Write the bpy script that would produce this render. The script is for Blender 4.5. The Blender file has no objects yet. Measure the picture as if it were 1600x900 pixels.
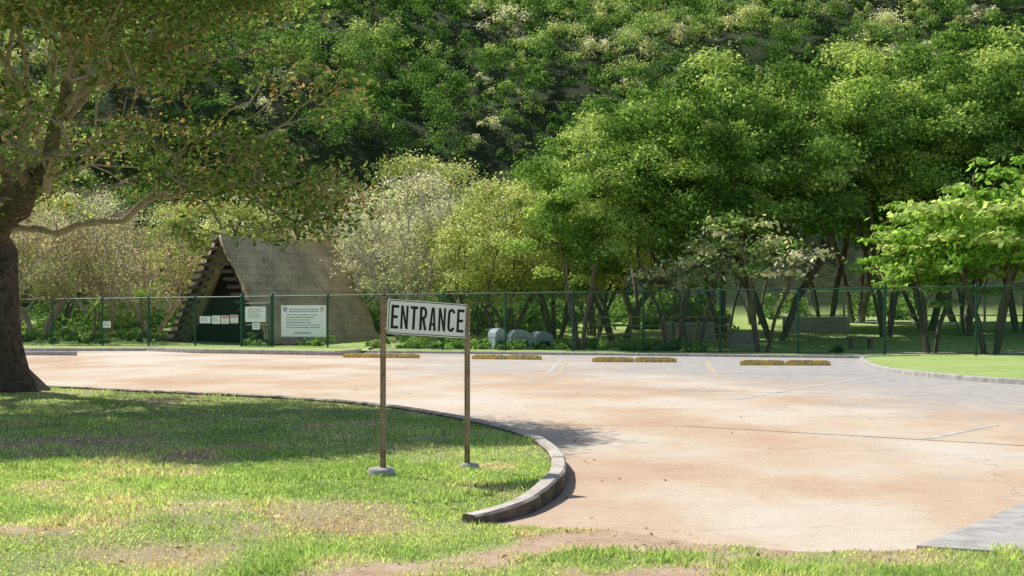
import bpy, math, random
import numpy as np
from mathutils import Vector, Matrix
random.seed(7)
SC = bpy.context.scene
COL = SC.collection
F = 2200.0; HOR = 490.0; CH = 1.6
def G(u, v, z=0.0):
    d = (CH - z) * F / (v - HOR)
    return ((u - 800) / F * d, d)
def P(u, d):            # lateral position for a bearing at a distance
    return ((u - 800) / F * d, d)

# ---------------------------------------------------------------- helpers
def link(o):
    COL.objects.link(o); return o
def mesh_np(name, V, Fc, mats=None, attr=None, smooth=False, parent=None, add=True):
    V = np.asarray(V, dtype=np.float32).reshape(-1, 3)
    Fc = np.asarray(Fc, dtype=np.int32)
    me = bpy.data.meshes.new(name)
    me.vertices.add(len(V)); me.vertices.foreach_set('co', V.ravel())
    n, k = Fc.shape
    me.loops.add(n * k); me.loops.foreach_set('vertex_index', Fc.ravel())
    me.polygons.add(n)
    me.polygons.foreach_set('loop_start', np.arange(0, n * k, k, dtype=np.int32))
    me.polygons.foreach_set('loop_total', np.full(n, k, dtype=np.int32))
    if smooth: me.polygons.foreach_set('use_smooth', np.ones(n, dtype=bool))
    if attr is not None:
        a = me.color_attributes.new('rnd', 'FLOAT_COLOR', 'POINT')
        c = np.ones((len(V), 4), dtype=np.float32); c[:, :3] = attr
        a.data.foreach_set('color', c.ravel())
    me.update(calc_edges=True)
    if mats is not None: me.materials.append(mats)
    o = bpy.data.objects.new(name, me)
    if add: link(o)
    if parent: o.parent = parent
    return o
class MB:
    """python-side mesh builder for hard things"""
    def __init__(s): s.V = []; s.F = []
    def box(s, c, size, rot=None, bev=0.0):
        x, y, z = [q / 2 for q in size]
        M = rot if rot is not None else Matrix.Identity(3)
        c = Vector(c)
        if bev <= 0:
            p = [(-x,-y,-z),(x,-y,-z),(x,y,-z),(-x,y,-z),(-x,-y,z),(x,-y,z),(x,y,z),(-x,y,z)]
            b = len(s.V)
            s.V += [tuple(c + M @ Vector(q)) for q in p]
            s.F += [tuple(b + i for i in f) for f in [(0,3,2,1),(4,5,6,7),(0,1,5,4),(1,2,6,5),(2,3,7,6),(3,0,4,7)]]
        else:
            b = len(s.V); g = bev
            ring = [(-x+g,-y),(x-g,-y),(x,-y+g),(x,y-g),(x-g,y),(-x+g,y),(-x,y-g),(-x,-y+g)]
            inn = [(-x+g,-y+g),(x-g,-y+g),(x-g,-y+g),(x-g,y-g),(x-g,y-g),(-x+g,y-g),(-x+g,y-g),(-x+g,-y+g)]
            lv = [(ring, -z), (ring, z - g), (inn, z)]
            for rr, zz in lv:
                s.V += [tuple(c + M @ Vector((q[0], q[1], zz))) for q in rr]
            for l in range(2):
                for i in range(8):
                    j = (i + 1) % 8
                    s.F.append((b+l*8+i, b+l*8+j, b+l*8+8+j, b+l*8+8+i))
            s.F.append(tuple(b + 16 + i for i in (0, 2, 4, 6)))
            s.F.append(tuple(b + i for i in range(7, -1, -1)))
    def cyl(s, p0, p1, r0, r1=None, n=8, cap=True):
        r1 = r0 if r1 is None else r1
        p0 = Vector(p0); p1 = Vector(p1); d = (p1 - p0).normalized()
        a = d.orthogonal().normalized(); q = d.cross(a)
        b = len(s.V)
        for p, r in ((p0, r0), (p1, r1)):
            for i in range(n):
                t = 2 * math.pi * i / n
                s.V.append(tuple(p + a * (r * math.cos(t)) + q * (r * math.sin(t))))
        for i in range(n):
            j = (i + 1) % n
            s.F.append((b+i, b+j, b+n+j, b+n+i))
        if cap:
            s.F.append(tuple(b + i for i in range(n-1, -1, -1))); s.F.append(tuple(b + n + i for i in range(n)))
    def poly(s, pts):
        b = len(s.V); s.V += [tuple(p) for p in pts]; s.F.append(tuple(range(b, b + len(pts))))
    def prism(s, pts2, y0, y1):
        """polygon in xz, extruded along y"""
        b = len(s.V); n = len(pts2)
        s.V += [(p[0], y0, p[1]) for p in pts2] + [(p[0], y1, p[1]) for p in pts2]
        s.F.append(tuple(range(b, b + n))); s.F.append(tuple(range(b + 2*n - 1, b + n - 1, -1)))
        for i in range(n):
            j = (i + 1) % n
            s.F.append((b+i, b+n+i, b+n+j, b+j))
    def obj(s, name, mat, parent=None, smooth=False):
        me = bpy.data.meshes.new(name); me.from_pydata(s.V, [], s.F); me.update()
        if smooth:
            me.polygons.foreach_set('use_smooth', np.ones(len(me.polygons), dtype=bool))
        me.materials.append(mat)
        o = bpy.data.objects.new(name, me); link(o)
        if parent: o.parent = parent
        return o
def empty(name, loc=(0,0,0), rotz=0, label=None, cat=None, group=None):
    o = bpy.data.objects.new(name, None); o.empty_display_size = 0.3
    o.location = loc; o.rotation_euler = (0, 0, rotz); link(o)
    tag(o, label, cat, group); return o
def tag(o, label=None, cat=None, group=None, kind=None):
    if label: o['label'] = label
    if cat: o['category'] = cat
    if group: o['group'] = group
    if kind: o['kind'] = kind
    return o
def sstep(a, b, x):
    t = np.clip((x - a) / (b - a), 0, 1); return t * t * (3 - 2 * t)
_ng = {}
def vnoise(x, y, sc, seed=0):
    if seed not in _ng: _ng[seed] = np.random.default_rng(seed).random((256, 256))
    g = _ng[seed]; x = np.asarray(x) / sc + 1000.3; y = np.asarray(y) / sc + 1000.7
    xi = np.floor(x).astype(int); yi = np.floor(y).astype(int)
    fx = x - xi; fy = y - yi; fx = fx*fx*(3-2*fx); fy = fy*fy*(3-2*fy)
    a = g[xi % 256, yi % 256]; b = g[(xi+1) % 256, yi % 256]
    c = g[xi % 256, (yi+1) % 256]; d = g[(xi+1) % 256, (yi+1) % 256]
    return (a*(1-fx)+b*fx)*(1-fy) + (c*(1-fx)+d*fx)*fy
def fbm(x, y, sc, seed=0, o=4):
    s = 0; w = 0
    for i in range(o):
        s = s + vnoise(x, y, sc / 2**i, seed + i) * 0.5**i; w += 0.5**i
    return s / w

# ---------------------------------------------------------------- materials
def newmat(name):
    m = bpy.data.materials.new(name); m.use_nodes = True
    nt = m.node_tree; nt.nodes.clear()
    return m, nt
def nd(nt, t, **kw):
    n = nt.nodes.new(t)
    for k, v in kw.items(): setattr(n, k, v)
    return n
def ramp(nt, stops, fac=None, interp='LINEAR'):
    r = nt.nodes.new('ShaderNodeValToRGB'); r.color_ramp.interpolation = interp
    e = r.color_ramp.elements
    while len(e) < len(stops): e.new(0.5)
    for i, (p, c) in enumerate(stops):
        e[i].position = p
        e[i].color = (c[0], c[1], c[2], 1) if hasattr(c, '__len__') else (c, c, c, 1)
    if fac is not None: nt.links.new(fac, r.inputs[0])
    return r
def noise(nt, scale, detail=5, rough=0.6, vec=None):
    n = nt.nodes.new('ShaderNodeTexNoise')
    n.inputs['Scale'].default_value = scale; n.inputs['Detail'].default_value = detail
    n.inputs['Roughness'].default_value = rough
    if vec is not None: nt.links.new(vec, n.inputs['Vector'])
    return n
def mixc(nt, a, b, fac, mode='MIX'):
    n = nt.nodes.new('ShaderNodeMix'); n.data_type = 'RGBA'; n.blend_type = mode
    L = nt.links
    for sock, val in ((n.inputs[0], fac), (n.inputs[6], a), (n.inputs[7], b)):
        if isinstance(val, bpy.types.NodeSocket): L.new(val, sock)
        elif hasattr(val, '__len__'): sock.default_value = (*val[:3], 1)
        else: sock.default_value = val
    return n.outputs[2]
def math_(nt, op, a, b=None, clamp=False):
    n = nt.nodes.new('ShaderNodeMath'); n.operation = op; n.use_clamp = clamp
    for i, v in enumerate((a, b)):
        if v is None: continue
        if isinstance(v, bpy.types.NodeSocket): nt.links.new(v, n.inputs[i])
        else: n.inputs[i].default_value = v
    return n.outputs[0]
def finish(nt, color, rough=0.85, bump=None, bstr=0.3, bdist=0.02, metal=0.0, spec=0.3):
    b = nt.nodes.new('ShaderNodeBsdfPrincipled')
    if isinstance(color, bpy.types.NodeSocket): nt.links.new(color, b.inputs['Base Color'])
    else: b.inputs['Base Color'].default_value = (*color, 1)
    b.inputs['Roughness'].default_value = rough; b.inputs['Metallic'].default_value = metal
    b.inputs['Specular IOR Level'].default_value = spec
    if bump is not None:
        bp = nt.nodes.new('ShaderNodeBump'); bp.inputs['Strength'].default_value = bstr
        bp.inputs['Distance'].default_value = bdist
        nt.links.new(bump, bp.inputs['Height']); nt.links.new(bp.outputs[0], b.inputs['Normal'])
    o = nt.nodes.new('ShaderNodeOutputMaterial'); nt.links.new(b.outputs[0], o.inputs[0])
    return b
def simple(name, c1, c2, scale=8, rough=0.8, bstr=0.3, metal=0, bdist=0.01, spec=0.3, lo=0.35, hi=0.65):
    m, nt = newmat(name)
    g = nd(nt, 'ShaderNodeTexCoord')
    n = noise(nt, scale, 6, 0.65, g.outputs['Object'])
    r = ramp(nt, [(lo, c1), (hi, c2)], n.outputs[0])
    finish(nt, r.outputs[0], rough, n.outputs[0], bstr, bdist, metal, spec)
    return m
def leafmat(name, stops, trans=0.4, tcol=1.3, gain=1.0):
    m, nt = newmat(name); L = nt.links
    a = nd(nt, 'ShaderNodeAttribute', attribute_name='rnd')
    s = nd(nt, 'ShaderNodeSeparateColor'); L.new(a.outputs['Color'], s.inputs[0])
    r = ramp(nt, stops, s.outputs[1])
    k = math_(nt, 'MULTIPLY_ADD', s.outputs[0], 1.1*gain); k.node.inputs[2].default_value = 0.45*gain
    cm = nd(nt, 'ShaderNodeVectorMath', operation='SCALE'); L.new(r.outputs[0], cm.inputs[0]); L.new(k, cm.inputs['Scale'])
    col = cm.outputs[0]
    d = nd(nt, 'ShaderNodeBsdfDiffuse'); L.new(col, d.inputs[0])
    t = nd(nt, 'ShaderNodeBsdfTranslucent')
    ty = nd(nt, 'ShaderNodeVectorMath', operation='MULTIPLY'); L.new(col, ty.inputs[0]); ty.inputs[1].default_value = (tcol*1.1, tcol*1.1, tcol*0.7)
    L.new(ty.outputs[0], t.inputs[0])
    mx = nd(nt, 'ShaderNodeMixShader'); mx.inputs[0].default_value = trans
    L.new(d.outputs[0], mx.inputs[1]); L.new(t.outputs[0], mx.inputs[2])
    o = nd(nt, 'ShaderNodeOutputMaterial'); L.new(mx.outputs[0], o.inputs[0])
    return m

M_leafA = leafmat('leaf_green', [(0.0,(.07,.14,.03)),(0.5,(.20,.32,.075)),(1.0,(.44,.52,.18))], .40, 1.3, 1.2)
M_leafHill = leafmat('leaf_hill', [(0.0,(.07,.14,.035)),(0.3,(.18,.28,.08)),(0.6,(.34,.40,.16)),(0.85,(.50,.50,.30)),(1.0,(.56,.53,.45))], 0.38, 1.25, 1.45)
M_leafOl = leafmat('leaf_olive', [(0.0,(.27,.33,.11)),(0.6,(.47,.52,.21)),(1.0,(.60,.58,.34))], 0.42, 1.3, 1.1)
M_leafPale = leafmat('leaf_pale', [(0.0,(.48,.51,.33)),(0.6,(.64,.62,.47)),(1.0,(.78,.68,.59))], 0.4, 1.2, 1.1)
M_leafNear = leafmat('leaf_near', [(0.0,(.09,.16,.035)),(0.5,(.20,.29,.08)),(0.8,(.34,.38,.15)),(0.9,(.38,.29,.15)),(1.0,(.42,.20,.10))], 0.42, 1.3, 1.15)
M_leafBr = leafmat('leaf_bright', [(0.0,(.16,.31,.05)),(0.6,(.34,.52,.12)),(1.0,(.55,.62,.25))], 0.5)
M_leafWh = leafmat('leaf_cream', [(0.0,(.13,.23,.06)),(0.5,(.28,.38,.13)),(0.8,(.54,.56,.33)),(1.0,(.78,.72,.54))], 0.4, 1.2, 1.1)
M_leafBrown = leafmat('leaf_brown', [(0.0,(.26,.31,.12)),(0.5,(.44,.40,.24)),(1.0,(.60,.48,.38))], 0.4)
M_litter = leafmat('dry_leaf', [(0.0,(.20,.12,.07)),(0.5,(.34,.22,.13)),(1.0,(.50,.38,.26))], 0.1)
M_grass = leafmat('grass_blades', [(0.0,(.27,.39,.12)),(0.5,(.50,.62,.23)),(0.8,(.66,.66,.35)),(1.0,(.66,.52,.36))], 0.45, 1.15, 1.15)
M_barkNear, nt = newmat('bark_near')
g = nd(nt, 'ShaderNodeTexCoord'); n = noise(nt, 9, 6, .7, g.outputs['Object'])
a_ = nd(nt, 'ShaderNodeAttribute', attribute_name='rnd'); s_ = nd(nt, 'ShaderNodeSeparateColor'); nt.links.new(a_.outputs['Color'], s_.inputs[0])
r1 = ramp(nt, [(.35,(.05,.038,.03)),(.65,(.16,.13,.10))], n.outputs[0]); r2 = ramp(nt, [(.35,(.32,.26,.19)),(.65,(.60,.50,.39))], n.outputs[0])
c = mixc(nt, r1.outputs[0], r2.outputs[0], s_.outputs[0]); finish(nt, c, .95, n.outputs[0], .9, .04, spec=.1)
M_barkPale = simple('bark_pale', (.38,.32,.28), (.60,.52,.46), 9, .9, .6)
M_bark = simple('bark_mid', (.08,.063,.047), (.22,.18,.135), 6, .95, .6)
M_barkPink = simple('bark_pink', (.26,.18,.14), (.50,.38,.32), 4, .9, .5)
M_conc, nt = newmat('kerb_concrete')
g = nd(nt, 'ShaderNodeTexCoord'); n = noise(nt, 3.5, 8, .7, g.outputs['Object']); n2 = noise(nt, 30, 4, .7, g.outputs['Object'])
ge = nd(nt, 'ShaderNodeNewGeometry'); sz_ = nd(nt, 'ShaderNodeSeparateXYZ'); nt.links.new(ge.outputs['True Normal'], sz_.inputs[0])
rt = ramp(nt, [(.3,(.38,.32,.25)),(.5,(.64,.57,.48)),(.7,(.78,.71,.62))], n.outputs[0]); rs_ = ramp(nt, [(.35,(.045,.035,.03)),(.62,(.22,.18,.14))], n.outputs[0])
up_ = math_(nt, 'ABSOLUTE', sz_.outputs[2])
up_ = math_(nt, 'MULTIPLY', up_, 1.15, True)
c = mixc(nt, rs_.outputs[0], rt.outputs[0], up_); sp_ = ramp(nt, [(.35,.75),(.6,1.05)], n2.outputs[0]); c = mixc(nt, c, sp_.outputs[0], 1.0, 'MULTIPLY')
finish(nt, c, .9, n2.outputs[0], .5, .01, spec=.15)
M_concL = simple('light_concrete', (.36,.34,.31), (.58,.55,.50), 5, .9, .4)
M_green = simple('fence_green_paint', (.012,.07,.045), (.025,.11,.07), 20, .5, .1)
M_yellow = simple('worn_yellow_paint', (.38,.33,.24), (.80,.54,.10), 9, .8, .5, lo=.44, hi=.51)
M_white = simple('white_enamel', (.88,.88,.89), (.93,.93,.94), 9, .5, .03)
M_sheet = simple('printed_white_sheet', (.90,.92,.97), (.93,.95,.99), 9, .4, .03)
M_black = simple('black_vinyl', (.010,.010,.010), (.02,.02,.02), 30, .5, .03)
M_blue = simple('blue_print', (.08,.12,.30), (.12,.17,.36), 30, .6, .03)
M_red = simple('red_print', (.66,.26,.26), (.74,.36,.34), 20, .6, .03)
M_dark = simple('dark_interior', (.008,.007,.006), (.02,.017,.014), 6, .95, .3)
M_log = simple('weathered_log', (.045,.035,.026), (.14,.105,.08), 5, .95, .6)
M_stone = simple('grey_stone', (.16,.15,.13), (.30,.28,.25), 7, .9, .5)
M_rail = simple('olive_timber', (.24,.20,.10), (.42,.35,.18), 5, .9, .4)
M_bin = simple('grey_blue_plastic', (.36,.43,.50), (.52,.58,.64), 4, .6, .1)
M_wall = simple('painted_wall', (.55,.55,.56), (.75,.75,.74), 2, .85, .2)

# ---------------------------------------------------------------- layout lines
kerb_img = [(60,603,.15),(240,611,.15),(420,619,.15),(560,629,.15),(640,638,.15),(720,652,.15),(790,668,.15),(838,684,.15),(867,706,.15),(873,727,.15),(860,750,.14),(822,776,.12),(775,793,.10),(732,804,.08)]
kp = [(-26, 31.2), (-14.5, 29.4)] + [G(u, v, z) for u, v, z in kerb_img]
def catmull(pts, n=10):
    pts = [np.array(p, float) for p in pts]; out = []
    q = [2*pts[0]-pts[1]] + pts + [2*pts[-1]-pts[-2]]
    for i in range(1, len(q) - 2):
        for t in np.linspace(0, 1, n, endpoint=False):
            a, b, c, d = q[i-1], q[i], q[i+1], q[i+2]
            out.append(0.5*((2*b)+(-a+c)*t+(2*a-5*b+4*c-d)*t*t+(-a+3*b-3*c+d)*t**3))
    out.append(pts[-1]); return np.array(out)
kline = catmull(kp, 10)
front = [(0.0,10.5),(0.47,10.3),(0.95,9.95),(1.33,9.72),(2.0,9.55),(2.75,9.46),(12,9.4),(60,9.2)]
bnd = np.vstack([kline, np.array(front)])
polyL = np.vstack([[(-60, 34)], bnd, [(60,-8),(-60,-8)]])
def inpoly(x, y, poly):
    ins = np.zeros(x.shape, bool); n = len(poly); j = n - 1
    for i in range(n):
        xi, yi = poly[i]; xj, yj = poly[j]
        c = ((yi > y) != (yj > y)) & (x < (xj - xi) * (y - yi) / (yj - yi + 1e-12) + xi)
        ins ^= c; j = i
    return ins
def pdist(x, y, line):
    d = np.full(x.shape, 1e9)
    for i in range(len(line) - 1):
        ax, ay = line[i]; bx, by = line[i+1]; dx, dy = bx-ax, by-ay
        t = np.clip(((x-ax)*dx+(y-ay)*dy)/(dx*dx+dy*dy+1e-12), 0, 1)
        d = np.minimum(d, np.hypot(x-ax-t*dx, y-ay-t*dy))
    return d
def lawn_h(x, y):
    x = np.asarray(x, float); y = np.asarray(y, float)
    ins = inpoly(x, y, polyL); d = pdist(x, y, bnd); sd = np.where(ins, d, -d)
    near_front = 1 - sstep(10.5, 11.2, y + 0*x)
    sdn = sd + near_front * (fbm(x, y, 1.1, 31) - .5) * 1.1
    h = .008 + .110 * sstep(0, 2.0, -x + 1.2*(y - 10.85)) + .03*(fbm(x, y, 1.5, 5)-.5) * sstep(0, .5, sd)
    h = h + .05*sstep(0, 6, sd)*(fbm(x, y, 5, 9)-.35)
    w = .08 + .35 * near_front
    return np.where(sdn > 0, h, h + (-.10 - h) * sstep(0, w, -sdn)), sdn

def bare(x, y):     # 1 = bare / dry ground
    b = sstep(.56, .76, fbm(x, y, .9, 51)) * .6
    def el(cx, cy, rx, ry):
        return np.clip(1.3 - np.hypot((x-cx)/rx, (y-cy)/ry)*1.2 + (fbm(x, y, .4, 77)-.5)*2.2, 0, 1)
    for (u, v, rx, ry) in [(260,738,.8,.7),(180,812,.6,.3),(120,690,1.2,.7),(300,715,.5,.7),(20,830,.4,.2),(180,690,.6,1.0)]:
        cx, cy = G(u, v, .12); b = np.maximum(b, .80*el(cx, cy, rx, ry))
    path = np.array([G(560,902), G(660,885), G(800,862), G(930,842), G(1040,852)])
    dp = pdist(x, y, path); b = np.maximum(b, .98*sstep(.62, .04, dp + (fbm(x, y, .5, 91)-.5)*1.1))
    path2 = np.array([G(960,905), G(1080,888), G(1190,872), G(1260,862)])
    dp = pdist(x, y, path2); b = np.maximum(b, .95*sstep(.46, .0, dp + (fbm(x, y, .4, 93)-.5)*1.0))
    return np.clip(b, 0, 1)

# ---------------------------------------------------------------- ground
M_lawn, nt = newmat('lawn_soil'); L = nt.links
a = nd(nt, 'ShaderNodeAttribute', attribute_name='rnd')
s = nd(nt, 'ShaderNodeSeparateColor'); L.new(a.outputs['Color'], s.inputs[0])
g = nd(nt, 'ShaderNodeTexCoord')
n1 = noise(nt, 3.0, 8, .7, g.outputs['Object']); n2 = noise(nt, 30, 5, .7, g.outputs['Object'])
gr = ramp(nt, [(.3,(.18,.24,.08)),(.5,(.34,.40,.15)),(.7,(.52,.47,.28))], n2.outputs[0])
di = ramp(nt, [(.3,(.46,.29,.17)),(.5,(.62,.44,.30)),(.7,(.74,.58,.45))], n1.outputs[0])
c = mixc(nt, gr.outputs[0], di.outputs[0], s.outputs[0])
finish(nt, c, .95, n2.outputs[0], .8, .03, spec=.1)
xs = np.arange(-30, 12.01, .1); ys = np.arange(3, 34.01, .1)
gx, gy = np.meshgrid(xs, ys); hx, sdn = lawn_h(gx.ravel(), gy.ravel())
V = np.stack([gx.ravel(), gy.ravel(), hx], 1)
nx, ny = len(xs), len(ys)
i = np.arange(nx-1)[None, :] + nx*np.arange(ny-1)[:, None]; i = i.ravel()
Fc = np.stack([i, i+1, i+nx+1, i+nx], 1)
keep = (hx[Fc] > -.095).any(1)
bb = bare(gx.ravel(), gy.ravel()); bb = np.maximum(bb, sstep(.12, -.05, sdn))
o = mesh_np('lawn', V, Fc[keep], M_lawn, np.stack([bb, bb, bb], 1), True); tag(o, kind='structure')

m, nt = newmat('far_ground'); g = nd(nt, 'ShaderNodeTexCoord')
n = noise(nt, .35, 8, .7, g.outputs['Object']); n2 = noise(nt, 9, 5, .7, g.outputs['Object'])
ff = math_(nt, 'MULTIPLY', n2.outputs[0], .5)
ff = math_(nt, 'ADD', ff, math_(nt, 'MULTIPLY', n.outputs[0], .5))
r = ramp(nt, [(.36,(.20,.31,.08)),(.5,(.38,.50,.15)),(.64,(.54,.52,.26))], ff)
finish(nt, r.outputs[0], .95, n2.outputs[0], .6, .05, spec=.1); M_far = m
o = mesh_np('ground', [(-1500,-300,-.12),(1500,-300,-.12),(1500,2500,-.12),(-1500,2500,-.12)], [(0,1,2,3)], M_far); tag(o, kind='structure')

def hz(x, y):
    x = np.asarray(x, float); y = np.asarray(y, float)
    a = -.15 + .042*np.clip(y-60, 0, 32)
    yy = y - 92 - 6*np.sin(x*.045+1.0) + 8*(fbm(x, y, 40, 201)-.5)*1.5 + np.clip((-x-5)*.05, -2, 2)
    b = .56*np.clip(yy, 0, 150) + np.where(yy > 0, np.clip(yy/20, 0, 1)*(fbm(x, y, 28, 211)-.5)*14, 0)
    return a + np.maximum(b, 0)
xs = np.arange(-220, 221, 4.); ys = np.concatenate([np.arange(59, 96, 1.5), np.arange(96, 300, 4.)])
gx, gy = np.meshgrid(xs, ys); V = np.stack([gx.ravel(), gy.ravel(), hz(gx.ravel(), gy.ravel())], 1)
nx, ny = len(xs), len(ys); i = (np.arange(nx-1)[None, :] + nx*np.arange(ny-1)[:, None]).ravel()
m, nt = newmat('hill_ground'); g = nd(nt, 'ShaderNodeTexCoord')
sx = nd(nt, 'ShaderNodeSeparateXYZ'); nt.links.new(g.outputs['Object'], sx.inputs[0])
n = noise(nt, 1.3, 8, .7, g.outputs['Object'])
r1 = ramp(nt, [(.35,(.28,.44,.10)),(.5,(.48,.62,.19)),(.68,(.62,.62,.33))], n.outputs[0])
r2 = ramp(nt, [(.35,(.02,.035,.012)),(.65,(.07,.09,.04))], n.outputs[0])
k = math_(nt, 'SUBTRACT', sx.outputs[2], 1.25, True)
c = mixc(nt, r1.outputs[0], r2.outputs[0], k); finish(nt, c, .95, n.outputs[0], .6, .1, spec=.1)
o = mesh_np('hill', V, np.stack([i, i+1, i+nx+1, i+nx], 1), m, None, True); tag(o, kind='structure')

# road / car park surface
m, nt = newmat('dusty_pavement'); L = nt.links
g = nd(nt, 'ShaderNodeTexCoord'); oc = g.outputs['Object']
mp = nd(nt, 'ShaderNodeMapping'); L.new(oc, mp.inputs[0]); mp.inputs['Scale'].default_value = (.95, .6, 1); mp.inputs['Rotation'].default_value = (0,0,.35)
mp2 = nd(nt, 'ShaderNodeMapping'); L.new(oc, mp2.inputs[0]); mp2.inputs['Scale'].default_value = (.8, .9, 1); mp2.inputs['Rotation'].default_value = (0,0,.5)
nA = noise(nt, .16, 6, .55, mp.outputs[0]); nB = noise(nt, 2.6, 9, .75, oc); nC = noise(nt, 55, 4, .7, oc); nS = noise(nt, .26, 7, .58, mp.outputs[0])
nD = noise(nt, .9, 9, .70, mp2.outputs[0]); nE = noise(nt, 9, 6, .75, oc)
sx = nd(nt, 'ShaderNodeSeparateXYZ'); L.new(oc, sx.inputs[0])
gx_ = math_(nt, 'MULTIPLY', math_(nt, 'SUBTRACT', sx.outputs[0], 4.0), .08); gy_ = math_(nt, 'MULTIPLY', math_(nt, 'SUBTRACT', sx.outputs[1], 25.0), .032)
gsum = math_(nt, 'ADD', math_(nt, 'ADD', gx_, gy_), math_(nt, 'MULTIPLY', math_(nt, 'SUBTRACT', nA.outputs[0], .5), 2.0))
gsum = math_(nt, 'ADD', gsum, math_(nt, 'MULTIPLY', math_(nt, 'SUBTRACT', nB.outputs[0], .5), 1.2))
gsum = math_(nt, 'ADD', gsum, math_(nt, 'MULTIPLY', math_(nt, 'SUBTRACT', nD.outputs[0], .5), 1.8))
gf = ramp(nt, [(.0, 0), (.15, .35), (.7, 1)], gsum)
dust = ramp(nt, [(.36,(.60,.40,.26)),(.46,(.67,.50,.35)),(.55,(.73,.61,.47)),(.68,(.76,.68,.57))], nS.outputs[0])
grey = ramp(nt, [(.3,(.36,.335,.30)),(.5,(.48,.45,.41)),(.7,(.58,.55,.51))], nB.outputs[0])
c = mixc(nt, dust.outputs[0], grey.outputs[0], gf.outputs[0])
spk = ramp(nt, [(.35, .80), (.55, 1.0), (.75, 1.06)], nC.outputs[0])
c = mixc(nt, c, spk.outputs[0], 1.0, 'MULTIPLY')
sB = ramp(nt, [(.3, .90), (.5, 1.0), (.7, 1.03)], nB.outputs[0]); c = mixc(nt, c, sB.outputs[0], 1.0, 'MULTIPLY')
sE = ramp(nt, [(.33, .82), (.48, 1.0)], nE.outputs[0]); c = mixc(nt, c, sE.outputs[0], .9, 'MULTIPLY')
vo = nd(nt, 'ShaderNodeTexVoronoi', feature='DISTANCE_TO_EDGE'); vo.inputs['Scale'].default_value = .16
dn = noise(nt, 1.2, 4, .6, oc)
vm = nd(nt, 'ShaderNodeVectorMath', operation='ADD'); L.new(oc, vm.inputs[0]); L.new(dn.outputs['Color'], vm.inputs[1]); L.new(vm.outputs[0], vo.inputs['Vector'])
ck = ramp(nt, [(0, .6), (.004, 1)], vo.outputs[0])
c = mixc(nt, c, ck.outputs[0], .5, 'MULTIPLY')
finish(nt, c, .9, nC.outputs[0], .35, .01, spec=.15)
M_road = m
o = mesh_np('car_park_pavement', [(-80,8.6,0),(80,8.6,0),(80,60.5,0),(-80,60.5,0)], [(0,1,2,3)], M_road); tag(o, kind='structure')

sl = [G(1432,858), G(1500,832), G(1600,790), (7.5,12.0), (9,9.5), (3.2,9.36)]
b = MB(); b.poly([(x, y, .025) for x, y in sl])
nsl = len(sl)
for k in range(nsl):
    a_, c_ = sl[k], sl[(k+1) % nsl]; b.poly([(a_[0],a_[1],-.01),(c_[0],c_[1],-.01),(c_[0],c_[1],.025),(a_[0],a_[1],.025)])
o = b.obj('concrete_apron', M_concL); tag(o, kind='structure')

# kerbs
def sweep_kerb(name, line, w, h, mat, seg=1.0, gap=.012, taper_end=False, rough=.003):
    line = np.asarray(line, float); d = np.hypot(*np.diff(line, axis=0).T); s = np.concatenate([[0], np.cumsum(d)])
    tot = s[-1]; b = MB(); t0 = 0
    def at(q): return np.array([np.interp(q, s, line[:,0]), np.interp(q, s, line[:,1])])
    while t0 < tot - .05:
        t1 = min(tot, t0 + seg); qs = np.linspace(t0 + gap/2, t1 - gap/2, 7)
        dz = random.uniform(-.004, .004)
        base = len(b.V)
        for q in qs:
            p = at(q); tg = at(min(tot, q+.08)) - at(max(0, q-.08)); tg /= np.linalg.norm(tg); nrm = np.array([-tg[1], tg[0]])
            hh = h + dz
            if taper_end: hh *= 1 - .50*max(0, (q - (tot-1.7))/1.7)
            for ox, oz in [(-w/2,-.1),(-w/2,hh-.02),(-w/2+.02,hh),(w/2-.02,hh),(w/2,hh-.02),(w/2,-.1)]:
                pp = p + nrm*(ox+random.uniform(-rough,rough)); b.V.append((pp[0], pp[1], oz + random.uniform(-rough,rough)))
        for k in range(6):
            for j in range(5):
                a_ = base+k*6+j; b.F.append((a_, a_+1, a_+7, a_+6))
        b.F.append(tuple(base+j for j in range(5,-1,-1))); b.F.append(tuple(base+36+j for j in range(6)))
        t0 = t1
    return b.obj(name, mat)
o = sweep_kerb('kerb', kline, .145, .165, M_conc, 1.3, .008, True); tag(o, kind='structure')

def verge(name, pts, h=.09, kerb_pts=None, kw=.16, kh=.13):
    b = MB(); b.poly([(x, y, h) for x, y in pts]); o = b.obj(name, M_far); tag(o, kind='structure')
    if kerb_pts is not None:
        o = sweep_kerb('kerb', kerb_pts, kw, kh, M_concL, 1.5, .02); tag(o, kind='structure')
island = catmull([(14.5,50.2),(12.2,48.6),(10.9,43),(10.3,38.5),(10.6,34.6),(11.9,31.0),(15.5,27.5),(24,25),(50,23)], 6)
verge('grass_verge', list(map(tuple, island)) + [(60,22),(60,42)], .10, island)
fk = [(-6.0,57.6),(0,55.4),(6,53.0),(12,50.7),(15,49.6)]
verge('grass_verge', [(-6,57.6),(-6,62.5),(15,54),(40,44),(39.5,40.6),(15,49.6)], .07, fk, .14, .10)
lk = [(-15.6,60.2),(-13.2,57.4),(-9.5,55.4),(-6.6,53.8),(-6.2,57.4)]
verge('grass_verge', [(-15.6,60.2),(-13.2,57.4),(-9.5,55.4),(-6.6,53.8),(-6.05,57.6),(-6.05,62.3),(-16,66)], .14, lk, .14, .17)
lk2 = [(-40,61.5),(-30,60.6),(-15.7,60.25)]
verge('grass_verge', [(-60,61.5),(-30,60.6),(-15.65,60.25),(-16.1,66),(-60,80)], .10, lk2, .14, .12)
stub = [(-24,54.6),(-19,54.2),(-16.7,53.9)]
o = sweep_kerb('kerb', stub, .3, .16, M_concL, 1.3, .02); tag(o, kind='structure')

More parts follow.
